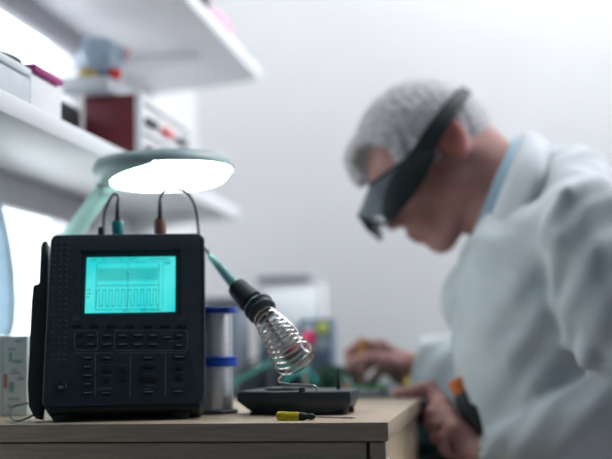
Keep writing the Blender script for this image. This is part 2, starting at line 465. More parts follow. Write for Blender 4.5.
for k in range(N):                             # square wave below
    xa = gx0+(gx1-gx0)*(k+.12)/N; xb = gx0+(gx1-gx0)*(k+.60)/N; xc = gx0+(gx1-gx0)*(k+1.12)/N
    stroke(bm, (xa, .60), (xb, .60), .0006); stroke(bm, (xb, .60), (xb, .89), .0004)
    stroke(bm, (xb, .89), (min(xc, gx1), .89), .0006)
    if k < N: stroke(bm, (xa, .89), (xa, .60), .0004)
obj('lower_trace', bm, M_tr, scr, False)
for nm_, rows_ in (('header_readout', ((.06, .11, .035), (.16, .24, .035), (.27, .42, .035), (.46, .56, .035), (.70, .93, .035), (.88, .95, .10), (.88, .95, .13))),
                   ('side_readout', ((.01, .05, .59), (.02, .05, .66), (.01, .04, .72)))):
    bm = BM()
    for (x0, x1, y) in rows_:
        x = x0
        while x < x1: stroke(bm, (x, y), (x+.009, y), .0011); x += .014
    obj(nm_, bm, M_tr2, scr, False)
bm = BM()
for (x0, x1, y) in ((.42, .5, .975), (.62, .70, .975), (.72, .84, .975)):
    x = x0
    while x < x1: stroke(bm, (x, y), (x+.009, y), .0011); x += .014
obj('footer_readout', bm, M_tr2, scr, False)
# buttons
def button(cx, cy, wpx, hpx, name='button', r=.45, hgt=.0016, m=None, mark=True):
    a, b_ = S(cx-wpx/2, cy+hpx/2), S(cx+wpx/2, cy-hpx/2); rad = min(b_[0]-a[0], b_[1]-a[1])*r
    bt = obj(name, plate(BM(), a[0], a[1], b_[0], b_[1], rad, -.001, hgt, .0004), m or M_btn, osc)
    if mark:
        mb = BM(); mid = (a[1]+b_[1])/2; x = a[0]+(b_[0]-a[0])*.14
        while x < b_[0]-(b_[0]-a[0])*.16:
            q = random.choice((.0006, .0009)); h_ = .0005
            vs = [mb.verts.new(SW(*p_, hgt+.0001)) for p_ in ((x, mid-h_), (x+q, mid-h_), (x+q, mid+h_), (x, mid+h_))]; mb.faces.new(vs); x += q+.0004
        obj('button_marking', mb, M_mark, bt, False)
    return bt
for x in (77, 94, 111.5, 130, 148, 165, 182): button(x, 326, 10, 3.2, 'soft_key', mark=False)
for x in (80, 91, 107, 122.5, 138, 153):
    for y in (335.5, 344.5):
        if x == 80: button(x, y, 5, 3.6, mark=False)
        else: button(x, y, 10.5 if x != 91 else 11, 4.6)
button(167, 337.5, 9, 4); button(179, 335.5, 8, 5); button(179, 345.5, 8, 4)
for y in (358, 367, 375.5, 384, 393): button(87.5, y, 10, 4.8)
button(107, 358, 10, 4.6); button(106.5, 370.5, 8, 6, mark=False); button(106.5, 380, 8, 6, mark=False); button(123.5, 370, 7.5, 6, mark=False); button(123.5, 379, 7.5, 6, mark=False); button(106, 393, 10, 4.6)
button(148.6, 358, 12, 4.6); button(147.8, 366.3, 15, 5.2, mark=False); button(148.6, 378.5, 21, 8.5, 'rocker_key', mark=False); button(148.6, 392, 11, 4.6)
button(179, 357, 12, 4.8); button(179, 367.5, 7, 6, mark=False); button(179, 377.5, 7, 6, mark=False); button(178.5, 391.5, 11, 4.6)
# the same small arrows/legend as fine printed dashes beside keys, divider lines
bm = BM()
def pline(x0, y0, x1, y1, wd=.0005):
    a = SW(*S(x0, y0), .0002); b_ = SW(*S(x1, y1), .0002); d = (b_-a).normalized(); s = d.cross(SN)*wd/2
    vs = [bm.verts.new(q) for q in (a-s, a+s, b_+s, b_-s)]; bm.faces.new(vs)
def prect(x0, y0, x1, y1):
    pline(x0+1, y0, x1-1, y0); pline(x0+1, y1, x1-1, y1); pline(x0, y0+1, x0, y1-1); pline(x1, y0+1, x1, y1-1)
    pline(x0, y0+1, x0+1, y0); pline(x1, y0+1, x1-1, y0); pline(x0, y1-1, x0+1, y1); pline(x1, y1-1, x1-1, y1)
prect(74.5, 330.5, 97.5, 350); prect(114.5, 330.5, 187.5, 350.5)
pline(74.5, 353, 113, 353, .0004); pline(118, 353, 187, 353, .0004)
pline(95.5, 354, 95.2, 374); pline(95.2, 376, 95.0, 397); pline(95, 389, 112, 389, .0004)
pline(130.5, 354, 130, 397); pline(165.5, 354, 165.3, 397)
def dashes(x0, x1, y, hh=.0005):
    x = x0
    while x < x1:
        q = random.choice((.7, 1.0, 1.2)); pline(x, y, x+q, y, hh); x += q+.6
for a in ((73, 79, 317.5), (73, 79, 319.5), (178, 185, 317.5), (178, 185, 319.5), (144, 153, 330.5), (100, 113, 364.5), (116, 128, 364.5), (100, 112, 375.5), (101, 112, 388),
          (142, 154, 362.3), (143, 155, 373), (144, 154, 385.5), (143, 150, 389), (174, 184, 362), (175, 183, 372.5), (172, 186, 384), (174, 183, 386.5), (169, 178, 341), (144, 152, 381.5), (161, 171, 333)):
    dashes(*a)
obj('panel_marking', bm, mat('panel_print', (.24, .27, .30), .6), osc, False)
# power key, left grip with ridges
pk = S(61, 387.5)
b1 = obj('power_key', LT([(0, -.001), (.0062, -.001), (.0062, .0012), (.0055, .002), (0, .0022)], SW(*pk, 0), SN, 28), M_btn, osc)
bm = BM()
for k in range(2):
    a = SW(pk[0]-.0028, pk[1]+.0004-.002*k, .0024); q = [a, a+SU*.0056, a+SU*.0056+SV*.0008, a+SV*.0008]; bm.faces.new([bm.verts.new(x_) for x_ in q])
obj('button_marking', bm, M_mark, b1, False)
bm = BM()
for k in range(22):
    y = 243+k*5.6
    for c in range(3):
        a = S(54+c*6.3-(y-243)*.02, y); ball(bm, SW(a[0], a[1], -.0002), (.0024, .0018, .0007), 10, 6, SMX.to_3x3().to_4x4())
obj('grip_ridges', bm, M_black, osc, True)
# bottom bumper and feet, hand strap on the left side, probe clip, kickstand
bm = BM(); box(bm, (u0+.006, -.004, -TH+.004), (u1-.005, .004, -.003), .003, 3)
bmesh.ops.transform(bm, matrix=SMX, verts=bm.verts); obj('bottom_bumper', bm, M_black2, osc)
for ua in (u0+.022, u1-.03):
    c = SW(ua, -.002, -.026)
    obj('foot', LT([(.0115, 0), (.012, .003), (.012, c.z-TZ)], (c.x, c.y, TZ+.0005), (0, 0, 1), 20), M_black2, osc)
def side_pt(px, py, off): # a point beside the casing seen at a pixel, off metres behind the front face
    a, b_ = S(px, py, -off); return SW(a, b_, -off)
bm = BM()
pts = [side_pt(x, y, .02) for x, y in ((47, 240), (42.5, 241), (40.5, 246), (39, 283), (33, 285), (31.5, 300), (29.5, 340), (27.5, 384), (28.5, 406), (33, 415), (41, 416), (46, 380))]
prism(bm, pts, -SN*.022, .0015)
obj('side_strap', bm, M_black2, osc)
obj('kickstand', BX((-.04, -.0015, -.095), (.04, .0015, 0), .001, 2, Matrix.Translation(SW((u0+u1)/2, .10, -TH-.001)) @ Matrix.Rotation(PSI, 4, 'Z') @ Matrix.Rotation(R(24), 4, 'X')), M_black2, osc)
# cable loop low at left
sc_pts = spline([side_pt(34, 415, .03), PZ(18, 421, TZ+.004), PZ(10, 416, TZ+.006), P(13, 407, 1.24), P(24, 404, 1.235), side_pt(34, 402, .04)], 8)
tag(obj('thin_cable', TB([p for p in sc_pts], .0011, 8), mat('dark_green_cable', (.02, .09, .09), .5)), 'thin dark green cable loop lying at the left foot of the oscilloscope', 'cable')
# probe plugs on top
def probe(name, label, px, ymid, m, Yp, cable_px):
    base = P(px, 233, Yp); top = P(px, ymid, Yp)
    t = thing(name, label, 'probe plug', base)
    sh = LT([(.0070, -.006), (.0074, .0), (.0076, .002), (.0074, (top-base).length*.85), (.0062, (top-base).length)], base, (0, 0, 1), 28)
    obj('plug_body', sh, m, t)
    h = (top-base).length
    st = [(.0036, h)]; n = 5
    for k in range(n): a = h+.002+k*.0042; st += [(.0038-.0003*k, a), (.0028-.0003*k, a+.0028), (.0028-.0003*k, a+.0036)]
    obj('strain_relief', LT(st+[(.0012, h+.026)], base, (0, 0, 1), 20), M_black2, t)
    obj('cable', TB(spline([V((base.x, base.y, base.z+h+.02))]+[P(x, y, Y_) for x, y, Y_ in cable_px], 8), .0016, 8), M_black2, t)
    return t
def ytop(px): a_ = S(px, 232, -.02); return SW(a_[0], a_[1], -.02).y
YT = ytop(117.5); YT2 = ytop(160); YT1 = ytop(101)
tp = probe('probe_plug', 'teal probe plug with black cable on top of the oscilloscope', 117.5, 221, M_teal, YT+.004, [(118, 197, YT+.004), (114, 194, YT+.01), (108, 203, YT+.02), (104, 216, YT+.03), (103.5, 240, YT+.05)])
bp_ = probe('probe_plug', 'brown probe plug whose black cable arches over to the right', 160, 219, M_brown, YT2+.004, [(160, 199, YT2+.004), (164, 191, YT2+.01), (173, 188, YT2+.015), (186, 192, YT2+.02), (195, 207, YT2+.022), (199, 236, YT2+.03)])
ck = obj('strap_lug', LT([(.0035, -.006), (.0038, .003), (.0030, .007), (0, .008)], P(101, 233, YT1), (0, 0, 1), 16), M_black2, osc)

# ------------------------------------------------------------------ solder spools
SPH = (P(215, 307.5, 1.315).z-TZ-.001)/2
def spool(label, z0, dark):
    c = V((P(214.5, 380, 1.315).x, 1.315, z0)); hh = SPH
    t = thing('solder_spool', label, 'solder spool', c, 'spools of solder wire')
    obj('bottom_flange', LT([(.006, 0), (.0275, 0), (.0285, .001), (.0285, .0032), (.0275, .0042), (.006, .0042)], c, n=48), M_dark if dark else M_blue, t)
    obj('wire_winding', LT([(.006, .0042)]+[(.0226+.00012*(k % 2), .0044+k*(hh-.0118)/40) for k in range(41)]+[(.006, hh-.0072)], c, n=48), M_solder, t)
    obj('top_flange', LT([(.006, hh-.0072), (.0275, hh-.0072), (.0285, hh-.006), (.0285, hh-.001), (.0275, hh), (.006, hh)], c, n=48), M_blue, t)
    return hh
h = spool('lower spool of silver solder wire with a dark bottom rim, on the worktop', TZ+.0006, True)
spool('upper spool of silver solder wire, standing on the other spool', TZ+SPH+.001, False)

# ------------------------------------------------------------------ soldering station stand
Yb = 1.27
def bt(px, z, Y): return V((P(px, 400, Y).x, Y, z))
stand = thing('soldering_iron_stand', 'black soldering iron stand with a coiled steel spring holder', 'stand', (P(297, 400, 1.30).x, 1.30, TZ))
zt = P(300, 391.5, 1.262).z; zb = P(300, 414.5, 1.262).z
xl, xm, xr = P(236, 400, 1.28).x, P(301, 400, 1.255).x, P(350.5, 400, 1.268).x
bm = BM()
prof = [V((xl, 1.285, 0)), V((xm, 1.256, 0)), V((xr, 1.270, 0)), V((xr-.002, 1.36, 0)), V((xl+.008, 1.37, 0))]
ctr = sum(prof, V())/5
rings = []
for z, s, ldx in ((zb, .90, .012), (zb+(zt-zb)*.55, 1.0, .0), (zt-.003, 1.0, 0), (zt, .975, 0)):
    ring = []
    for i, p in enumerate(prof):
        q = ctr+(p-ctr)*s
        if i in (0, 4): q.x += ldx
        ring.append(bm.verts.new((q.x, q.y, z)))
    rings.append(ring)
for a, b_ in zip(rings, rings[1:]):
    for k in range(5): bm.faces.new((a[k], a[(k+1) % 5], b_[(k+1) % 5], b_[k]))
bm.faces.new(rings[0][::-1]); bm.faces.new(rings[-1])
bmesh.ops.bevel(bm, geom=bm.edges[:], offset=.0012, segments=2, affect='EDGES', profile=.5)
obj('base', bm, M_base, stand)
for px, Y in ((255, 1.285), (341, 1.275), (262, 1.35), (338, 1.35)):
    c = V((P(px, 416, Y).x, Y, TZ+.0005)); obj('rubber_foot', LT([(.0060, 0), (.0066, .002), (.0066, zb-TZ+.001)], c, n=20), M_black2, stand)
obj('side_knob', LT([(.0042, 0), (.0046, .002), (.004, .005), (0, .0052)], P(349.5, 409, 1.29), (1, 0, 0), 20), M_black2, stand)
c0 = P(264, 390, 1.30); 
bm = BM(); lathe(bm, [(.024, 0), (.0255, .0015), (.0245, .003), (.022, .001)], V((P(285, 390, 1.315).x, 1.315, zt)), n=40)
obj('tray_rim', bm, M_base, stand)
# spring holder
A = P(264, 315, 1.286); B = P(296, 361, 1.252)
ax = (B-A).normalized(); ex = (V((0, 1, 0))-ax*ax.y).normalized(); ey = ax.cross(ex)
Ls = (B-A).length; turns = 10.0; pts = []
nseg = 26
for k in range(int(turns*nseg)+1):
    t = k/(turns*nseg); a = 2*math.pi*k/nseg+1.2
    r = .0150+.0102*t**1.2
    pts.append(A+ax*(Ls*t)+(ex*math.cos(a)+ey*math.sin(a))*r)
end = pts[-1]
tail = spline([end, P(280, 378, 1.266), P(287, 384, 1.266), P(303, 385, 1.268), P(314, 386, 1.268), P(316.5, 389, 1.268), V((P(316.5, 389, 1.268).x, 1.268, zt-.002))], 8)
obj('spring', TB(pts+tail[1:], .00115, 10), M_chrome, stand)
obj('spring_screw', LT([(0, 0), (.0036, 0), (.0040, .003), (.0030, .0046), (0, .005)], V((P(302, 389, 1.262).x, 1.262, zt)), n=18), M_black2, stand)
# flat steel bracket along the right of the coil
rail = spline([P(268, 305, 1.28), P(278, 313, 1.275), P(288, 321, 1.27), P(296, 329, 1.268), P(300, 340, 1.266), P(303, 348, 1.266), P(312, 354, 1.266)], 6)
bm = BM(); tube(bm, rail, .0030, 8, True, .3); obj('spring_bracket', bm, mat('satin_steel', (.5, .5, .52), .35, 1), stand)
# holder collar
ca = P(257.5, 305.5, 1.285)
cax = (P(268, 320, 1.270)-P(250, 297, 1.293)).normalized()
obj('holder_collar', LT([(.0155, 0), (.0182, .0008), (.0188, .0028), (.0178, .004), (.0168, .0085), (.0180, .0095), (.0182, .0120), (.0166, .0140), (.0150, .0145)], ca, cax, 36), M_base, stand)
# soldering iron resting in the holder
iron = thing('soldering_iron', 'soldering iron with pale teal handle and black foam grip resting in the spring holder', 'soldering iron', ca)
i0 = P(209.5, 255.5, 1.327); i1 = P(240, 291, 1.30); hd = (i1-i0).normalized(); lh = (i1-i0).length
obj('handle', LT([(.0032, 0), (.0045, .002), (.0058, lh*.3), (.0070, lh*.75), (.0078, lh)], i0, hd, 30), M_teal2, iron)
g1 = P(263, 307, 1.285); gd = (g1-P(236, 286, 1.302)).normalized(); g0 = P(235.5, 285.5, 1.302); gl = (g1-g0).length
gd = (P(263, 314, 1.285)-g0).normalized()
obj('grip', LT([(.0085, 0), (.0118, .0015), (.0128, .006), (.0132, .016), (.0146, .026), (.0152, .031), (.011, .033)], g0, gd, 36), M_black2, iron)
t0 = P(261, 311, 1.285)
obj('heater_barrel', LT([(.0075, -.006), (.0075, .006), (.0035, .010), (.0033, .045), (.0010, .060), (0, .061)], t0, ax, 24), mat('dull_steel', (.35, .33, .33), .35, 1), iron)
obj('cable', TB(spline([i0+hd*.001, P(205, 249, 1.335), P(192, 245, 1.36), P(175, 262, 1.38), P(165, 330, 1.38), PZ(160, 408, TZ+.004)], 8), .0023, 10), M_black2, iron)
# small tip brush standing at the right end
tp0 = V((P(338.5, 390, 1.30).x, 1.30, zt))
tb = thing('spare_soldering_tip', 'black pointed spare tip standing upright in the stand base', 'soldering tip', tp0)
obj('shank', LT([(.0024, .0004), (.0026, .002), (.0026, .010), (.0020, .0115)], tp0, n=16), M_black2, tb)
obj('point', LT([(.0019, .0115), (.0017, .014), (.0004, .026), (0, .027)], tp0, n=16), M_black2, tb)
# yellow screwdriver
q0 = PZ(276.5, 417, TZ+.0052); q0 = V((q0.x, 1.188, TZ+.0052)); 
q0.x = P(276.5, 415, 1.188).x
qd = V((P(360, 418, 1.175).x-q0.x, -.010, -.0028)).normalized()
sd = thing('screwdriver', 'small screwdriver with translucent yellow handle lying before the stand', 'screwdriver', (q0.x+.02, 1.186, TZ))
obj('handle', LT([(0, 0), (.0035, .0004), (.0048, .002), (.0050, .008), (.0046, .016), (.0049, .024), (.0042, .0265), (.0, .0268)], q0, qd, 14), M_yellow, sd)
obj('collar', LT([(.0042, .0262), (.0047, .028), (.0046, .031), (.0036, .033), (.0030, .036), (.0036, .038), (.0036, .041), (.0015, .044)], q0, qd, 20), M_black2, sd)
obj('blade', LT([(.0012, .042), (.0010, .070), (.0012, .084), (.0003, .089)], q0, qd, 12), M_chrome, sd)

# ------------------------------------------------------------------ magnifier lamp
YLm = 1.40
lc = P(167, 170, YLm)
lamp = thing('magnifier_lamp', 'pale green ring magnifier lamp glowing white above the oscilloscope', 'lamp', (P(105, 400, 1.42).x, 1.42, TZ))
tilt = Matrix.Rotation(R(-2), 4, 'Y') @ Matrix.Rotation(R(-.5), 4, 'X')
LM = Matrix.Translation(lc) @ tilt
def LL(bm): bmesh.ops.transform(bm, matrix=LM, verts=bm.verts); return bm
obj('lamp_head', LL(LT([(.052, .004), (.052, .013), (.060, .0165), (.074, .015), (.084, .009), (.0895, .000), (.0895, -.004), (.086, -.003), (.080, .006), (.060, .009)], (0, 0, 0), n=64)), M_lamp, lamp)
bm = BM(); N = 64
tube(bm, [V((.069*math.cos(2*math.pi*k/N), .069*math.sin(2*math.pi*k/N), -.005)) for k in range(N+1)], .0125, 14, False)
bm2 = BM(); NA = 30; aa = [R(140+k*(135/NA)) for k in range(NA+1)]
tube(bm2, [V((.080*math.cos(a_), .080*math.sin(a_), .001)) for a_ in aa], [.006+.0125*math.sin(math.pi*(k/NA)**.6)**.7 for k in range(NA+1)], 16)
obj('side_shroud', LL(bm2), M_lamp, lamp)
M_tube = mat('fluorescent_tube', (.9, 1, .97), .4, emis=14, ecol=(.80, 1.0, .95))
obj('ring_tube', LL(bm), M_tube, lamp)
obj('lens', LL(LT([(0, .002), (.03, .0035), (.052, .006), (.052, .010), (.03, .0125), (0, .014)], (0, 0, 0), n=48)), mat('lens_glass', (.95, 1, 1), .02, trans=1), lamp)
e0 = P(108, 184, YLm); e1 = P(64, 246, YLm+.03)
obj('lower_arm', TB([V((P(100, 300, 1.45).x, 1.43, TZ+.03)), e1], [.010, .010], 16), M_arm, lamp)
obj('upper_arm', TB([e1, e0], [.0125, .0115], 20), M_arm, lamp)
obj('elbow_joint', LT([(0, -.016), (.014, -.016), (.015, -.014), (.015, .014), (.014, .016), (0, .016)], e1, (0, 1, 0), 24), M_lamp, lamp)
obj('head_joint', ball(TB([P(103, 190, YLm), P(112, 182, YLm)], [.013, .012], 16), P(109, 178, YLm-.005), (.015, .022, .0125)), M_lamp, lamp)
obj('lamp_base', LT([(.055, 0.0006), (.056, .010), (.050, .018), (.014, .024), (.013, .034), (0, .034)], V((P(100, 300, 1.45).x, 1.43, TZ)), n=40), M_lamp, lamp)

# ------------------------------------------------------------------ left edge: carton, paper stack, curved blue panel
zb_ = TZ+.0006
pb_ = thing('parts_carton', 'pale green printed carton at the left edge beside the oscilloscope', 'box', (P(5, 420, 1.33).x, 1.33, TZ))
xa, xb = P(-40, 400, 1.30).x, P(27, 400, 1.30).x; zc = P(10, 336, 1.30).z
obj('carton_body', BX((xa, 1.30, zb_), (xb, 1.40, zc), .001), M_cream, pb_)
for n_, m_, rows in (('red_print', mat('red_ink', (.55, .16, .12), .7), [(4, 7, 374, 388)]),
                     ('green_print', mat('green_ink', (.22, .50, .48), .7), [(9, 12, 352, 362), (13, 22, 360, 363), (9, 14, 382, 392), (8, 20, 398, 400), (15, 22, 340, 342), (2, 3, 340, 410), (18, 24, 377, 380), (12, 17, 369, 371)]),
                     ('grey_print', mat('grey_ink', (.35, .40, .43), .7), [(8, 16, 348, 350), (10, 20, 372, 374), (8, 12, 405, 408)])):
    for x0, x1, y0, y1 in rows:
        bm = BM()
        bm.faces.new([bm.verts.new(P(x, y, 1.2993)) for x, y in ((x0, y1), (x1, y1), (x1, y0), (x0, y0))])
        obj(n_, bm, m_, pb_, False)
# curved blue panel: back of a folder-like tray standing behind
bm = BM(); prof = [(-60, 335), (6, 336), (9.5, 322), (10.5, 300), (9, 270), (5, 240), (-1, 212), (-8, 190), (-60, 180)]
prism(bm, [P(x, y, 1.42) for x, y in prof], (0, .02, 0), .003)
bs_ = obj('storage_bin_back', bm, M_paleblue)
bm = None
fold = bs_; fold.name = 'document_holder'; tag(fold, 'pale blue curved plastic document holder at the far left edge', 'holder')
zlow = min((fold.matrix_basis @ v_.co).z for v_ in fold.data.vertices)
bx_ = tag(obj('cardboard_box', BX((P(-60, 400, 1.41).x, 1.405, zb_), (P(9, 400, 1.45).x, 1.50, P(0, 336.5, 1.42).z-.0005), .001), M_cream), 'plain white box behind the printed carton under the blue holder', 'box')

# ------------------------------------------------------------------ things on the shelves
ZS = ZL+.0276
def on(px, Y): return P(px, 100, Y).x
def shbox(name, label, cat, x0, x1, Y0, Y1, pytop, m, z=ZS, bev=.003, group=None):
    Ytop = Y0; b_ = BX((x0, Y0, z), (x1, Y1, P((0), pytop, Y0).z if isinstance(pytop, (int, float)) else pytop[0]), bev)
    return tag(obj(name, b_, m), label, cat, group)
def zt_at(px, py, Y): return P(px, py, Y).z
# long pale box at far left with black object on it
x1 = -.555
t = thing('equipment_case', 'long pale grey case at the left end of the lower shelf', 'case', (-.64, 1.50, ZS))
ca_y0, ca_y1 = 1.10, PX(31, 90, -.557).y; z1 = zt_at(31, 69, ca_y1)
obj('case_body', BX((-.72, ca_y0, ZS), (-.557, ca_y1, z1-.012), .004), mat('pale_grey_case', (.62, .66, .70), .5), t)
obj('case_lid', BX((-.722, ca_y0-.001, z1-.011), (-.555, ca_y1+.001, z1), .004), mat('pale_grey_lid', (.75, .80, .84), .5), t)
bm = BM(); pts = spline([P(-8, 52, 1.40), P(3, 50, 1.40), P(10, 54, 1.41), P(16, 60, 1.42)], 6)
zz = z1+.0045
tube(bm, [V((-.62+.0026*i_, 1.200+.0047*i_, zz+.012*math.sin(i_*math.pi/(len(pts)-1)))) for i_, p in enumerate(pts)], [.006]*4+[.008]*(len(pts)-8)+[.004]*4, 12)
tag(obj('black_strap', bm, M_dark), 'black curled strap on top of the pale grey case', 'strap')
y0 = ca_y1+.006; y1 = PX(62, 95, -.56).y
z2 = zt_at(62, 90, y1)
t = thing('white_carton', 'small white carton next to the pale grey case on the shelf', 'box', (-.6, (y0+y1)/2, ZS))
obj('carton_body', BX((-.70, y0, ZS), (-.56, y1, z2), .003), M_white, t); obj('carton_flap', BX((-.66, y0+.002, z2+.0003), (-.565, y1-.002, z2+.003), .001), M_white, t)
tag(obj('folder', BX((-.71, y0+.005, z2+.0036), (-.556, y1-.002, z2+.013), .003, 2, None), M_magenta), 'magenta folder lying on the small white carton', 'folder')
# black tape gun / adaptor
y2 = y1+.008; y3 = PX(135, 120, -.5605).y-.006
t = thing('power_adaptor', 'black power adaptor between the white carton and the dark red box', 'adaptor', (-.62, (y2+y3)/2, ZS))
zk = zt_at(70, 101, 1.58); xk = P(83, 110, y3).x
obj('adaptor_body', BX((-.72, y2+.004, ZS), (xk, y3-.004, zk), .008, 3), M_dark, t)
obj('plug', LT([(.012, 0), (.013, .004), (.010, .016), (.004, .018)], (xk+.0006, y3-.03, ZS+.03), (1, 0, 0), 20), M_white, t)
# red box with white drawers
Yr0 = PX(135, 120, -.5605).y; Yr1 = PX(187, 140, -.556).y; xr0 = on(84, Yr0); zr = zt_at(110, 95, Yr0)
t = thing('small_drawer_unit', 'dark red small drawer unit with white drawer fronts on the lower shelf', 'drawer unit', (-.62, (Yr0+Yr1)/2, ZS))
obj('end_panel', BX((xr0, Yr0, ZS), (-.5615, Yr0+.012, zr), .001), M_red, t)
obj('cabinet_back', BX((xr0, Yr0+.0125, ZS), (-.580, Yr1, zr), .002), M_red, t)
bm = BM(); hz = (zr-ZS)
box(bm, (-.561, Yr0+.0, ZS), (-.550, Yr0+.012, zr+.002), .001); box(bm, (-.580, Yr1-.010, ZS), (-.550, Yr1, zr+.002), .001)
box(bm, (-.580, Yr0+.012, zr-.012), (-.550, Yr1-.010, zr+.002), .001); box(bm, (-.580, Yr0+.012, ZS+hz*.44), (-.550, Yr1-.010, ZS+hz*.52), .001); box(bm, (-.580, Yr0+.012, ZS), (-.550, Yr1-.010, ZS+.010), .001)
obj('front_frame', bm, M_white, t)
W3 = (Yr1-Yr0-.024)/3
for r_ in range(2):
    for c in range(3):
        ya = Yr0+.013+c*W3; za = ZS+(.011 if r_ == 0 else hz*.525)
        zb2 = ZS+(hz*.435 if r_ == 0 else hz)-(.0 if r_ == 0 else .0125)
        d = obj('drawer', BX((-.579, ya, za), (-.554, ya+W3-.002, zb2), .001), M_white, t)
        obj('drawer_handle', BX((-.556, ya+W3*.18, za+.008), (-.546, ya+W3*.82, za+.019), .002), [M_dark, M_dark, M_white, M_dark, M_bright_red, M_dark][r_*3+c], d)
xt0, xt1 = P(60, 90, Yr0-.03).x, P(108, 90, Yr0-.03).x
tag(obj('grey_tray', BX((xt0, Yr0-.03, zr+.0006), (xt1, Yr0+.12, zr+.025), .004), M_grey), 'flat grey tray lying on the dark red drawer unit', 'tray')
# clear bag with coloured contents, red capped bottles on tray and drawer unit
Zg2 = zr+.0256
vb = Vol((-.76, 1.52, Zg2-.01), (-.50, 1.82, Zg2+.14), .003)
vb.ell(P(98, 74, 1.70), (.034, .045, .022), k=.01); vb.chain([P(94, 66, 1.70), P(89, 45, 1.70)], [.022, .012], .02); vb.chain([P(96, 60, 1.70), P(117, 54, 1.71)], [.024, .015], .02); vb.ell(P(100, 55, 1.70), (.026, .024, .026), k=.02)
vb.plane((0, 0, Zg2+.0008), (0, 0, -1), vb.lo, vb.lo+vb.h*vb.n)
vb.disp(lambda x, y, z: .0025*np.sin(x*160+z*90)*np.sin(y*130-z*110))
bg = link('parts_bag', vb.mesh('parts_bag'), mat('bag_plastic', (.30, .38, .48), .3, var=.3, nscale=25), smooth=True); tag(bg, 'crumpled blue grey plastic bag of parts on the grey tray', 'bag')
tag(obj('yellow_pouch', ball(BM(), V((P(83, 70, 1.64).x, 1.66, Zg2+.0135)), (.016, .012, .013)), mat('mustard_cloth', (.42, .32, .12), .8, var=.3)), 'small mustard yellow pouch before the blue grey bag', 'pouch')
for (px, py, Y, lab) in ((123.5, 53, 1.715, 'red tube sticking out at the right of the blue grey bag'), (115.5, 74, 1.68, 'red tube resting lower on the grey tray by the drawer unit')):
    c = P(px, py, Y)
    tag(obj('red_tube', LT([(0, -.008), (.008, -.008), (.009, -.006), (.009, .006), (.007, .009), (0, .009)], c, (.3, -.2, 1), 20), M_bright_red), lab, 'tube')
c = P(119, 86, 1.66)
tag(obj('white_jar', LT([(0, 0), (.012, 0), (.013, .002), (.013, .016), (.008, .02), (0, .02)], V((P(117, 90, 1.70).x+.004, 1.70, zr+.0006)), n=24), M_white), 'small white jar on the dark red drawer unit', 'jar')
# clutter beyond drawer unit: cable coil, blue bottle, roll
cy = Yr1+.06
bm = BM(); pts = []
for k in range(90):
    a = k*.25; pts.append(V((-.60+.004*math.sin(k*.13)*1.0, cy+.032*math.cos(a), ZS+.036+.030*math.sin(a)))+V((.0002*k, 0, 0)))
tube(bm, pts, .0022, 8)
tag(obj('cable_coil', bm, mat('grey_cable', (.30, .30, .34), .5)), 'coil of grey cable standing beyond the drawer unit', 'cable coil')
tag(obj('spray_bottle', LT([(.0, 0), (.018, 0), (.020, .003), (.020, .035), (.008, .047), (.006, .055), (0, .056)], (-.575, Yr1+.13, ZS), n=28), mat('blue_bottle', (.30, .48, .75), .3)), 'small pale blue bottle beyond the cable coil on the lower shelf', 'bottle')
tag(obj('wire_roll', LT([(0, -.012), (.026, -.012), (.026, -.009), (.016, -.008), (.016, .008), (.026, .009), (.026, .012), (0, .012)], (-.60, Yr1+.20, ZS+.0265), (0, 1, 0), 30), M_grey), 'grey roll of wire at the far end of the lower shelf', 'wire roll')
# upper shelf clutter
ZS2 = ZU+.0276
def up(px, py, x): return PX(px, py, x)
y = up(206, 4, -.50).y
tag(obj('black_case', BX((-.60, y-.08, ZS2), (-.492, y, ZS2+.06), .006), M_dark), 'black case on the upper shelf near its front', 'case')
ya = up(214, 5, -.50).y; yb = up(238, 28, -.50).y
tag(obj('pink_bag', ball(BM(), (-.545, (ya+yb)/2, ZS2+.034), (.050, (yb-ya)/2*1.15, .0338)), mat('pink_cloth', (.78, .42, .58), .8, var=.2)), 'pink fabric bag on the upper shelf', 'bag')
yc = up(247, 30, -.50).y
tag(obj('teal_tub', LT([(0, 0), (.016, 0), (.019, .022), (.020, .024), (0, .025)], (-.512, yc, ZS2), n=26), mat('teal_grey_tub', (.22, .36, .40), .5)), 'small teal grey tub near the end of the upper shelf', 'tub')

# ------------------------------------------------------------------ things on the bench behind (out of focus)
ZBn = .7446
def bbox(name, label, cat, px0, px1, py0, Y, dpt, m, z=ZBn, bev=.004, zb=None):
    x0, x1 = P(px0, py0, Y).x, P(px1, py0, Y).x
    return tag(obj(name, BX((x0, Y, z), (x1, Y+dpt, P((px0+px1)/2, py0, Y).z), bev), m), label, cat)
t = thing('bench_monitor', 'white bench monitor with a dark top edge on the workbench', 'monitor', (P(292, 330, 2.1).x, 2.1, ZBn))
Ym = 2.12
def rect(px0, py0, px1, py1, Y, d, bev=.003):
    a, b_ = P(px0, py1, Y), P(px1, py0, Y); return BX((a.x, Y, a.z), (b_.x, Y+d, b_.z), bev)
obj('monitor_housing', rect(258, 283, 322, 345, Ym, .05), M_white, t)
obj('top_strip', rect(257, 275, 309, 282.6, Ym-.003, .045), mat('blue_grey_strip', (.22, .25, .30), .5), t)
obj('screen', rect(266, 289, 316, 327, Ym-.003, .003, .0005), mat('white_lit_screen', (.85, .88, .92), .4, emis=.35, ecol=(.9, .95, 1)), t)
a = P(290, 345, Ym); obj('monitor_stand', BX((a.x-.02, Ym+.01, ZBn+.006), (a.x+.02, Ym+.03, a.z), .002), M_dark, t); obj('monitor_foot', BX((a.x-.05, Ym-.01, ZBn), (a.x+.05, Ym+.06, ZBn+.0065), .002), M_dark, t)
t = thing('bench_instrument', 'dark blue bench instrument with a yellow knob before the white monitor', 'instrument', (P(315, 350, 2.0).x, 2.0, ZBn))
Yi = 2.0; a, b_ = P(299, 366, Yi), P(331, 318, Yi)
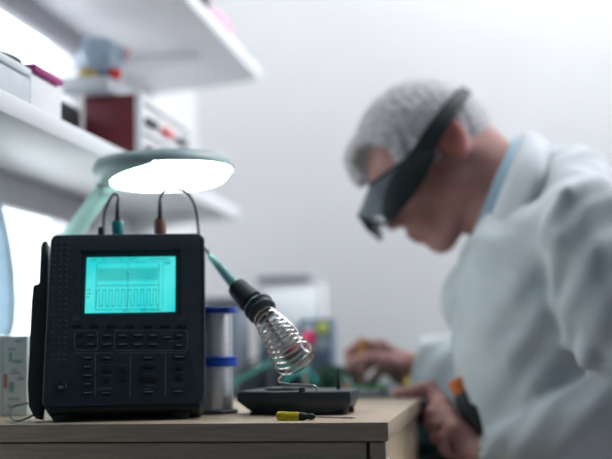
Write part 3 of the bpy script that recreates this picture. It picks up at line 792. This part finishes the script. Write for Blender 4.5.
obj('instrument_body', BX((a.x, Yi, ZBn), (b_.x, Yi+.06, b_.z), .004), mat('dark_blue_case', (.10, .15, .24), .5), t)
obj('yellow_knob', LT([(.011, 0), (.011, .004), (.009, .008), (0, .008)], P(322.5, 328, Yi), (0, -1, 0), 20), mat('yellow_green_knob', (.62, .68, .12), .4), t)
obj('display', rect(303, 322, 314, 334, Yi-.001, .002, .0003), mat('pale_display', (.45, .55, .66), .3), t)
obj('grey_port', rect(316, 336, 329, 350, Yi-.001, .002, .0003), M_mark, t)
rp_ = P(309, 338, 1.72)
t = thing('round_head_knob_tool', 'tool with a bright pink round head behind the steel spring', 'tool', (rp_.x, 1.72, ZBn)); t.name = 'pink_headed_tool'
WM[t.name] = Matrix.Translation(t.location)
obj('tool_head', ball(BM(), rp_, (.0115, .008, .0125)), mat('hot_pink', (.95, .06, .22), .35), t)
obj('tool_shaft', TB([rp_-V((0, 0, .008)), V((rp_.x-.01, 1.73, ZBn+.012))], .003), M_chrome, t)
obj('tool_base', LT([(0, 0), (.022, 0), (.022, .008), (.006, .013), (0, .013)], (rp_.x-.01, 1.73, ZBn), n=24), M_dark, t)
t = thing('blue_grey_cabinet', 'narrow blue grey case to the left of the dark instrument', 'case', (P(266, 350, 2.0).x, 2.0, ZBn)); t.name = 'upright_case'; WM[t.name] = Matrix.Translation(t.location)
a, b_ = P(258, 366, 2.02), P(274, 318, 2.02)
obj('case_body', BX((a.x, 2.02, ZBn), (b_.x, 2.08, b_.z), .004), mat('steel_blue', (.18, .25, .33), .5), t)
obj('case_label', BX((a.x+.006, 2.0185, b_.z-.04), (b_.x-.006, 2.0195, b_.z-.015)), M_grey, t)
t = thing('tool_box', 'dark grey toolbox behind the upper solder spool', 'toolbox', (P(222, 340, 1.95).x, 1.95, ZBn))
a, b_ = P(205, 366, 1.95), P(237, 297, 1.95)
obj('box_body', BX((a.x, 1.95, ZBn), (b_.x, 2.05, b_.z-.02), .005), mat('slate_box', (.22, .25, .30), .6), t)
obj('box_lid', BX((a.x-.003, 1.945, b_.z-.019), (b_.x+.003, 2.055, b_.z), .004), mat('slate_lid', (.12, .14, .17), .6), t)
# low dark clutter
def clut(name, label, cat, px0, px1, py, Y, d, m): return bbox(name, label, cat, px0, px1, py, Y, d, m)
clut('multimeter', 'dark multimeter lying behind the soldering stand, left of centre', 'multimeter', 238, 262, 366, 1.86, .07, M_dark)
clut('battery_pack', 'black battery pack lying low behind the spring', 'battery', 272, 298, 362, 1.84, .08, mat('near_black', (.02, .022, .026), .5))
clut('control_box', 'dark green control box behind the spare tip', 'box', 317, 342, 366, 1.88, .08, mat('dark_green', (.03, .10, .07), .5))
clut('relay_block', 'charcoal relay block just behind the stand base', 'relay', 300, 316, 370, 1.80, .05, mat('charcoal', (.05, .055, .06), .5))
tag(obj('red_terminal', LT([(.006, 0), (.006, .012), (.003, .02), (0, .021)], P(344, 398, 1.74).lerp(V((P(346, 396, 1.74).x, 1.74, ZBn+.0003)), 1), n=16), M_bright_red), 'small red terminal standing on the bench near the green board', 'terminal')
def cable(label, pts, r, m):
    tag(obj('test_lead', TB(spline(pts, 8), r, 8), m), label, 'cable', None)
M_gc = mat('green_cable', (.05, .38, .30), .4); M_kc = mat('black_cable', (.02, .03, .03), .5); M_rc = mat('red_cable', (.6, .04, .08), .4)
cable('teal green lead rising left to right behind the solder spools', [P(226, 388, 1.75), P(243, 378, 1.78), P(258, 370, 1.80), P(275, 363, 1.82), P(300, 372, 1.80), P(310, 382, 1.78)], .0026, M_gc)
cable('bright teal lead humped up behind the lower end of the steel spring', [P(284, 381, 1.70), P(295, 375, 1.70), P(304, 369, 1.70), P(312, 373, 1.70), P(318, 384, 1.70)], .0024, mat('cyan_cable', (.02, .50, .50), .4))
cable('black lead arching behind the soldering stand', [P(238, 378, 1.95), P(255, 360, 1.95), P(280, 352, 1.95), P(318, 358, 1.95), P(340, 378, 1.95)], .0028, M_kc)
cable('black lead sagging towards the right hand', [P(300, 385, 1.75), P(322, 366, 1.78), P(345, 372, 1.80), P(358, 386, 1.82)], .0024, M_kc)
cable('red lead looping behind the spring', [P(290, 352, 1.84), P(298, 345, 1.84), P(310, 350, 1.84), P(306, 366, 1.84), P(292, 372, 1.84)], .0026, M_rc)
# circuit board in a low holder
cb = thing('circuit_board', 'bright green circuit board under the hands of the man', 'circuit board', (P(370, 384, 1.85).x, 1.85, ZBn))
c = P(367, 386, 1.84); zc = c.z
obj('board', BX((c.x-.045, 1.79, zc-.001), (c.x+.03, 1.90, zc+.001), .0004), M_green, cb)
for dx, dy, s_ in ((-.03, -.035, .008), (-.012, -.03, .006), (.008, -.036, .007), (.016, .01, .009), (-.02, .02, .010), (-.002, -.005, .007)):
    obj('chip', BX((c.x+dx-s_, 1.84+dy-s_*.7, zc+.0012), (c.x+dx+s_, 1.84+dy+s_*.7, zc+.0042), .0004), M_dark, cb)
for dx in (-.04, .025):
    obj('standoff', LT([(.004, 0), (.004, zc-.001-ZBn)], (c.x+dx, 1.80, ZBn), n=12), M_chrome, cb)
    obj('standoff', LT([(.004, 0), (.004, zc-.001-ZBn)], (c.x+dx, 1.89, ZBn), n=12), M_chrome, cb)

# ------------------------------------------------------------------ the man
Yc = 1.72
hc = P(424, 158, Yc)                              # head centre
fw = V((-.735, -.05, -.675)).normalized(); hup = V((-.675, 0, .735)); hup = (hup-fw*hup.dot(fw)).normalized(); lat = hup.cross(fw)
HM = np.array([[fw.x, lat.x, hup.x], [fw.y, lat.y, hup.y], [fw.z, lat.z, hup.z]])
def H(x, y, z): return hc+fw*(x/1000)+lat*(y/1000)+hup*(z/1000)    # head coordinates in mm: forward, to his left, up
man = None
vb = Vol((-.42, 1.38, .40), (.50, 2.12, 1.30), .0035)
def he(c, r, k=.012, op='add', v=vb): v.ell(H(*c), np.array(r)/1000, HM, k, op)
he((-12, 0, 24), (97, 76, 86)); he((32, 0, -28), (54, 56, 76), .02)
for s in (1, -1):
    vb.chain([H(-8, 50*s, -40), H(0, 49*s, -72), H(64, 16*s, -112)], [.020, .020, .016], .03)
    he((58, 40*s, -22), (24, 20, 24), .02)
he((73, 0, -112), (19, 24, 17), .02)
he((78, 0, 16), (15, 48, 13), .018)
he((66, 0, -58), (28, 36, 34), .02)
for s in (1, -1): he((95, 31*s, -4), (13, 15, 12), .012, 'sub')
for s in (1, -1): he((78, 31*s, -4), (12, 12, 12), .003)
vb.chain([H(86, 0, 4), H(104, 0, -36)], [.008, .0105], .010)
he((107, 0, -42), (11, 10, 9), .006)
for s in (1, -1): he((99, 11*s, -46), (10, 7, 7), .005); he((102, 6*s, -54), (4, 3, 3), .003, 'sub')
he((95, 0, -72), (10, 23, 6.5), .005); he((93, 0, -84), (10, 21, 7), .004); he((70, 0, -75), (26, 34, 32), .02); he((15, 0, -92), (48, 42, 34), .02)
for s in (1, -1):                                   # ears
    e = H(-40, 76*s, -12)
    he((-44, 79*s, -10), (22, 8, 34), .006); he((-38, 87*s, -8), (12, 6, 22), .004, 'sub'); he((-38, 78*s, -40), (9, 6, 10), .006)
# neck, torso inside the clothes
nb = P(520, 208, 1.74)
vb.chain([H(-48, 0, -25), H(-40, 0, -75), nb], [.060, .062, .064], .03)
T = {k: P(*v) for k, v in dict(chest=(548, 285, 1.74), belly=(556, 390, 1.74), hip=(600, 500, 1.74), shL=(583, 222, 1.56), shR=(560, 205, 1.93)).items()}
for dy in (-.07, .07):
    o = V((0, dy, 0)); vb.chain([nb+o*.4, T['chest']+o, T['belly']+o, T['hip']+o], [.07, .10, .115, .11], .04)
vb.chain([T['shL'], P(566, 226, 1.74), T['shR']], [.05, .055, .05], .04)
elL = P(655, 392, 1.50); wrL = P(484, 462, 1.555); elR = P(505, 402, 1.86); wrR = P(413, 373, 1.875)
vb.chain([T['shL'], elL, wrL], [.045, .04, .026], .02)
vb.chain([T['shR'], elR, wrR], [.045, .04, .026], .02)
# left hand on the cabinet corner: pixel joints with their depths
def hand(v, wr, kn, fingers, thumb, rp=.013):
    for k_, r_ in zip(kn, (.0125, .0125, .012, .011)): v.cap(wr, k_, .021, r_, .012)
    for a, b_ in zip(kn, kn[1:]): v.cap(a, b_, .0115, .0115, .01)
    for i, f in enumerate(fingers):
        rs = (.0098, .0090, .0084, .0074)
        sc_ = (1, 1.02, .97, .86)[i]
        v.chain([kn[i]]+f, [r*sc_ for r in rs[:len(f)+1]], .004)
    v.chain(thumb, [.017, .0135, .0112, .0095], .006)
zt_ = TZ+.0092
wL = P(472, 455, 1.575)
knL = [P(436, 400, 1.628), P(441, 407, 1.604), P(446, 417, 1.582), P(452, 429, 1.562)]
fL = [[V((P(421, 396, 1.618).x, 1.618, zt_+.006)), V((P(409, 396, 1.612).x, 1.612, zt_+.001)), V((P(397, 396, 1.606).x, 1.606, zt_))],
      [P(431, 413, 1.594), P(430, 425, 1.590), P(437, 433, 1.592)],
      [P(436, 425, 1.572), P(436, 437, 1.570), P(443, 444, 1.572)],
      [P(443, 438, 1.554), P(444, 449, 1.552), P(450, 455, 1.554)]]
thL = [P(462, 436, 1.60), P(447, 414, 1.64), V((P(430, 402, 1.645).x, 1.645, TZ+.013)), V((P(415, 398, 1.645).x, 1.645, TZ+.010))]
hand(vb, wL, knL, fL, thL)
vb.cap(wrL, wL, .026, .024, .01)
wR = P(400, 366, 1.862)
knR = [P(381, 347, 1.832), P(380, 350, 1.852), P(383, 358, 1.872), P(388, 367, 1.888)]
fR = [[P(361, 343, 1.822), P(349, 353, 1.816), P(350, 370, 1.812)],
      [P(364, 349, 1.845), P(352, 362, 1.832), P(355, 377, 1.822)],
      [P(370, 364, 1.868), P(360, 374, 1.856), P(362, 385, 1.848)],
      [P(377, 374, 1.886), P(370, 382, 1.878), P(371, 388, 1.872)]]
thR = [P(397, 366, 1.842), P(384, 362, 1.816), P(369, 358, 1.806), P(356, 362, 1.806)]
hand(vb, wR, knR, fR, thR)
vb.cap(wrR, wR, .026, .024, .01)
me = vb.mesh('body')
man = link('person', me, [M_skin, M_ear, M_lip, mat('eye_white', (.8, .78, .75), .3)], smooth=True)
tag(man, 'grey haired person in a pale lab coat bent over the bench beside the beech cabinet', 'person')
me.transform(Matrix.Translation(-V((T['hip'].x, 1.74, 0)))); man.location = (T['hip'].x, 1.74, 0); WM[man.name] = Matrix.Translation(man.location)
# face regions
earc = [H(-40, 82*s, -14)-man.location for s in (1, -1)]; lipc = H(99, 0, -78)-man.location; eyec = [H(90, 31*s, -4)-man.location for s in (1, -1)]
mi = np.zeros(len(me.polygons), np.int32); cen = np.empty(len(me.polygons)*3, np.float32); me.polygons.foreach_get('center', cen); cen = cen.reshape(-1, 3)
for e in earc: mi[np.linalg.norm((cen-np.array(e))@HM/np.array([.026, .016, .042]), axis=1) < 1] = 1
mi[np.linalg.norm((cen-np.array(lipc))@HM/np.array([.012, .024, .010]), axis=1) < 1] = 2
for e in eyec: mi[np.linalg.norm((cen-np.array(e))@HM/np.array([.008, .011, .005]), axis=1) < 1] = 3
me.polygons.foreach_set('material_index', mi)
# hair
vh = Vol(np.array(hc)-.16, np.array(hc)+.16, .0028)
def hh(c, r, k=.012, op='add'): vh.ell(H(*c), np.array(r)/1000, HM, k, op)
hh((-12, 0, 30), (104, 84, 91)); hh((-45, 0, 0), (75, 80, 75), .02)
hh((74, 0, 68), (24, 54, 26), .03); hh((94, -24, 46), (12, 26, 24), .015)      # fringe
hh((112, 0, -42), (80, 130, 84), .008, 'sub')                              # open face
for s in (1, -1): hh((74, 66*s, 36), (36, 38, 34), .010, 'sub')
hh((18, 0, -80), (70, 130, 62), .008, 'sub')
for s in (1, -1):
    hh((-34, 88*s, -22), (26, 24, 34), .006, 'sub')
    vh.chain([H(0, 76*s, 8), H(-2, 74*s, -22)], [.009, .006], .008)           # sideburn
hh((-50, 0, -135), (90, 130, 62), .01, 'sub')
def hairn(x, y, z):
    u = (x*HM[0, 0]+y*HM[1, 0]+z*HM[2, 0]); v_ = y; w_ = (x*HM[0, 2]+y*HM[1, 2]+z*HM[2, 2])
    return .0010*np.sin(v_*260+6*np.sin(u*45))*np.sin(u*60+w_*70+2*np.sin(v_*50))+.0008*np.sin(u*330+w_*120+4*np.sin(v_*90))
vh.disp(hairn)
link('hair', vh.mesh('hair'), M_hair, man, True)
# lab coat
vc = Vol((-.30, 1.33, .42), (.62, 2.16, 1.22), .0045)
for dy in (-.075, .075):
    o = V((0, dy, 0))
    vc.chain([P(562, 222, 1.74)+o*.7, P(548, 275, 1.74)+o, P(550, 350, 1.74)+o*1.15, P(560, 430, 1.74)+o*1.2, P(585, 520, 1.74)+o*1.2],
             [.075, .118, .132, .138, .150], .05)
vc.chain([P(583, 225, 1.565), P(566, 198, 1.70), P(566, 195, 1.80), P(560, 208, 1.925)], [.066, .066, .066, .066], .05)
vc.chain([P(584, 226, 1.550), P(606, 300, 1.52), P(652, 388, 1.50)], [.068, .066, .066], .008)
vc.chain([P(655, 388, 1.50), P(555, 434, 1.525), wrL], [.062, .050, .040], .008)
vc.chain([P(556, 212, 1.935), elR], [.07, .062], .03)
vc.chain([elR, P(455, 374, 1.855), P(410, 363, 1.865)], [.062, .058, .047], .02)
# chest front hanging forward, hem folds
vc.chain([P(500, 255, 1.72), P(480, 300, 1.72), P(505, 350, 1.72), P(535, 430, 1.72)], [.030, .042, .04, .04], .05)
# folds
def fold_(pts, r, k=.014, op='add'): vc.chain([P(*p) for p in pts], r, k, op)
fold_([(566, 196, 1.50), (556, 240, 1.50), (560, 300, 1.50)], [.010, .012, .006])
fold_([(572, 345, 1.500), (590, 362, 1.470), (625, 372, 1.455)], [.006, .010, .008])
fold_([(585, 395, 1.490), (602, 404, 1.470), (630, 408, 1.455)], [.005, .008, .006])
fold_([(575, 300, 1.520), (590, 318, 1.480), (625, 330, 1.460)], [.005, .009, .008])
fold_([(500, 260, 1.60), (515, 330, 1.585), (540, 400, 1.58)], [.006, .008, .010])
fold_([(475, 345, 1.62), (500, 375, 1.60), (520, 420, 1.59)], [.008, .010, .010])
fold_([(430, 350, 1.83), (455, 362, 1.86), (480, 372, 1.88)], [.005, .009, .009])
fold_([(425, 375, 1.82), (448, 392, 1.85), (470, 402, 1.88)], [.005, .008, .008])
def cn(x, y, z): return .0048*np.sin(x*38+z*24+2*np.sin(y*17))*np.sin(z*31-y*22+1.5*np.sin(x*21))+.0018*np.sin(x*90-z*70+3*np.sin(y*40))
vc.disp(cn)
# open cuffs and neck hole
dL = (wL-P(555, 434, 1.525)).normalized(); cL = P(490, 458, 1.552)
vc.plane(cL, dL, np.array(cL)-.065, np.array(cL)+.065)
vc.cap(cL+dL*.05, cL-dL*.02, .033, .033, .003, 'sub')
dR = (wR-P(455, 380, 1.865)).normalized(); cR = P(414, 368, 1.872)
vc.plane(cR, dR, np.array(cR)-.06, np.array(cR)+.06)
vc.cap(cR+dR*.05, cR-dR*.02, .038, .038, .003, 'sub')
nd = (P(480, 180, 1.74)-P(530, 205, 1.74)).normalized()
vc.chain([P(470, 180, 1.74), P(512, 200, 1.74)], [.080, .076], .008, 'sub')
coat = link('lab_coat', vc.mesh('lab_coat'), M_coat, man, True)
# collars as thick ribbons round the neck
def ribbon(name, inner, outer, th, m, par):
    bm = BM()
    def full(c):
        c = [P(*p) for p in c]; mir = [V((p.x, 3.48-p.y, p.z)) for p in c[:-1]][::-1]; return spline(c+mir, 5)
    A_, B_ = full(inner), full(outer); n = len(A_); g = []
    for a, b_ in zip(A_, B_):
        mid = (a+b_)/2; cc = V((P(515, 205, 1.74)))
        out = (mid-cc).normalized()*.006
        g.append([bm.verts.new(a), bm.verts.new(a.lerp(b_, .35)+out), bm.verts.new(a.lerp(b_, .7)+out*.8), bm.verts.new(b_)])
    for r0, r1 in zip(g, g[1:]):
        for k in range(3): bm.faces.new((r0[k], r1[k], r1[k+1], r0[k+1]))
    bmesh.ops.recalc_face_normals(bm, faces=bm.faces[:])
    bmesh.ops.solidify(bm, geom=bm.faces[:], thickness=th)
    return obj(name, bm, m, par, True)
shirt = ribbon('shirt', [(467, 249, 1.70), (480, 214, 1.655), (496, 176, 1.645), (509, 147, 1.67), (515, 137, 1.74)],
               [(476, 262, 1.68), (497, 225, 1.63), (514, 190, 1.62), (528, 165, 1.65), (532, 155, 1.74)], .003, M_shirt, man)
ribbon('coat_collar', [(476, 262, 1.67), (489, 222, 1.632), (504, 182, 1.622), (518, 147, 1.655), (524, 132, 1.74)],
       [(474, 278, 1.62), (500, 242, 1.585), (526, 210, 1.57), (546, 170, 1.585), (550, 146, 1.74)], .0035, M_coat, coat)
# legs: trousers and shoes, seated on a stool
vt = Vol((-.52, 1.50, .03), (.34, 1.98, .72), .007)
for s, Y in ((-1, 1.64), (1, 1.84)):
    vt.chain([(T['hip'].x-.02, Y, .60), (-.27, Y+.01*s, .575), (-.25, Y, .12)], [.10, .072, .05], .03)
vt.ell((T['hip'].x, 1.74, .60), (.13, .17, .09), k=.04)
vt.disp(lambda x, y, z: .003*np.sin(x*60+z*40)*np.sin(z*50+y*30))
vt.plane((0, 0, .09), (0, 0, -1), (-.6, 1.4, 0), (.4, 2.1, .10))
link('trousers', vt.mesh('trousers'), M_trous, man, True)
for Y in (1.64, 1.84):
    vs_ = Vol((-.48, Y-.06, -.01), (-.16, Y+.06, .16), .005)
    vs_.chain([(-.22, Y, .035), (-.40, Y, .028)], [.040, .036], .02); vs_.cap((-.24, Y, .05), (-.25, Y, .11), .042, .046, .02)
    vs_.plane((0, 0, .002), (0, 0, -1), (-.5, Y-.1, -.02), (-.1, Y+.1, .05))
    link('shoe', vs_.mesh('shoe'), M_dark, man, True)
hx = T['hip'].x
stl = thing('work_stool', 'black round stool under the seated person', 'stool', (hx+.02, 1.74, 0))
obj('seat', LT([(0, .44), (.17, .44), (.185, .455), (.18, .485), (.15, .492), (0, .492)], (hx+.02, 1.74, 0), n=40), M_dark, stl)
obj('column', LT([(.02, .08), (.02, .44)], (hx+.02, 1.74, 0), n=20), M_chrome, stl)
for k in range(5):
    a = R(72*k+20); e = V((hx+.02+.24*math.cos(a), 1.74+.24*math.sin(a), .05))
    lg = obj('leg', TB([V((hx+.02, 1.74, .09)), e], [.018, .012], 12), M_dark, stl)
    obj('castor', ball(BM(), e-V((0, 0, .026)), (.022, .012, .023)), M_black2, lg)

# head magnifier: strap ring, side plates, hood, lens
vis = thing('head_magnifier', 'black head-worn magnifier visor on the head of the bent person', 'magnifier visor', P(410, 170, Yc))
a0, a1 = P(463, 97, Yc), P(398, 200, Yc); cc = (a0+a1)/2; av = (a0-a1).normalized(); R1 = (a0-a1).length/2+.008; cc = cc+av*.002; nv = av.cross(V((0, 1, 0))).normalized()
bm = BM(); g = []; NR = 64
for k in range(NR):
    t = 2*math.pi*k/NR; c_, s_ = math.cos(t), math.sin(t)
    wd = .0065+.0095*(1-c_)/2+.003*abs(s_)
    p = cc+av*(R1*c_)+V((0, 1, 0))*(.096*s_)
    out = (av*c_+V((0, 1, 0))*s_)*.0035
    bow = nv*(-.006*abs(s_))
    g.append([bm.verts.new(p+nv*wd+out+bow), bm.verts.new(p-nv*wd+out+bow), bm.verts.new(p-nv*wd-out*.2+bow), bm.verts.new(p+nv*wd-out*.2+bow)])
for k in range(NR):
    a, b_ = g[k], g[(k+1) % NR]
    for j in range(4): bm.faces.new((a[j], b_[j], b_[(j+1) % 4], a[(j+1) % 4]))
obj('headband', bm, M_black2, vis)
def across(px_pts, y0, y1, bev=.001):   # polygon drawn at the near side of the head, extended across it
    return prism(BM(), [V((q.x, y0, q.z)) for q in (P(x, y, y0) for x, y in px_pts)], (0, y1-y0, 0), bev)
plate_px = [(405, 157), (424, 150), (438, 152), (424, 180), (410, 200), (391, 222), (381, 216), (383, 197), (391, 178)]
obj('side_plate', across(plate_px, 1.615, 1.624), M_black2, vis)
obj('side_plate', across([(x+3, y) for x, y in plate_px], 1.818, 1.827), M_black2, vis)
obj('brow_bar', across([(404, 159), (406, 163), (372, 187), (367, 184)], 1.63, 1.81), M_black2, vis)
M_smoke = mat('smoked_plastic', (.28, .32, .36), .25, alpha=.62)
obj('visor_hood', across([(369, 185), (371.5, 186), (361, 218), (357, 217)], 1.625, 1.815, .0005), M_smoke, vis)
obj('hood_side', across([(372, 185), (404, 163), (390, 180), (382, 216), (361, 218)], 1.618, 1.6215, .0005), M_smoke, vis)
obj('lens_frame', across([(356, 214), (362, 212), (372, 226), (367, 231)], 1.63, 1.81), M_black2, vis)
obj('magnifier_lens', across([(364, 219), (366, 216), (386, 218), (385, 222)], 1.64, 1.80, .0005), mat('clear_lens', (.9, .95, 1), .05, trans=.9), vis)
# wristwatch on the far wrist
wd_ = (wR-wrR).normalized(); wc = P(407, 370, 1.867)
wt = thing('wristwatch', 'gold wristwatch on the wrist over the circuit board', 'wristwatch', wc)
bm = BM(); x_, y_ = frame(wd_); N = 32
lathe(bm, [(.0275, -.006), (.0295, -.006), (.0295, .006), (.0275, .006), (.0275, -.006)], wc, wd_, 32)
obj('watch_strap', bm, mat('gold_metal', (.75, .52, .08), .3, .6), wt)
obj('watch_case', LT([(0, 0), (.012, 0), (.013, .003), (.011, .007), (0, .007)], wc+V((.006, -.020, -.020)), V((.2, -.7, -.7)), 24), mat('gold_metal', (.7, .5, .1), .3, .6), wt)
# fine tool in the right hand
pt0, pt1 = P(364, 338, 1.812), P(353, 386, 1.815)
tl = thing('precision_tool', 'slim tool with amber handle held over the circuit board', 'tool', pt1)
obj('handle', TB([pt0, pt0.lerp(pt1, .6)], [.0042, .0036], 12), mat('amber_plastic', (.65, .33, .08), .35), tl)
obj('shaft', TB([pt0.lerp(pt1, .6), pt1], [.0016, .0008], 8), M_chrome, tl)
# black bottle with orange cap, leaning behind the near hand
o0, o1 = P(489, 440, 1.588), P(456, 379, 1.60); od = (o1-o0).normalized(); ol = (o1-o0).length
bt_ = thing('glue_bottle', 'black bottle with an orange cap between the near hand and the coat', 'bottle', o0)
obj('bottle_body', LT([(0, 0), (.015, 0), (.017, .004), (.017, ol*.70), (.014, ol*.78)], o0, od, 28), M_dark, bt_)
obj('cap', LT([(.0135, ol*.77), (.0145, ol*.79), (.0140, ol*.98), (.012, ol), (0, ol)], o0, od, 28), mat('orange_plastic', (.80, .22, .06), .4), bt_)
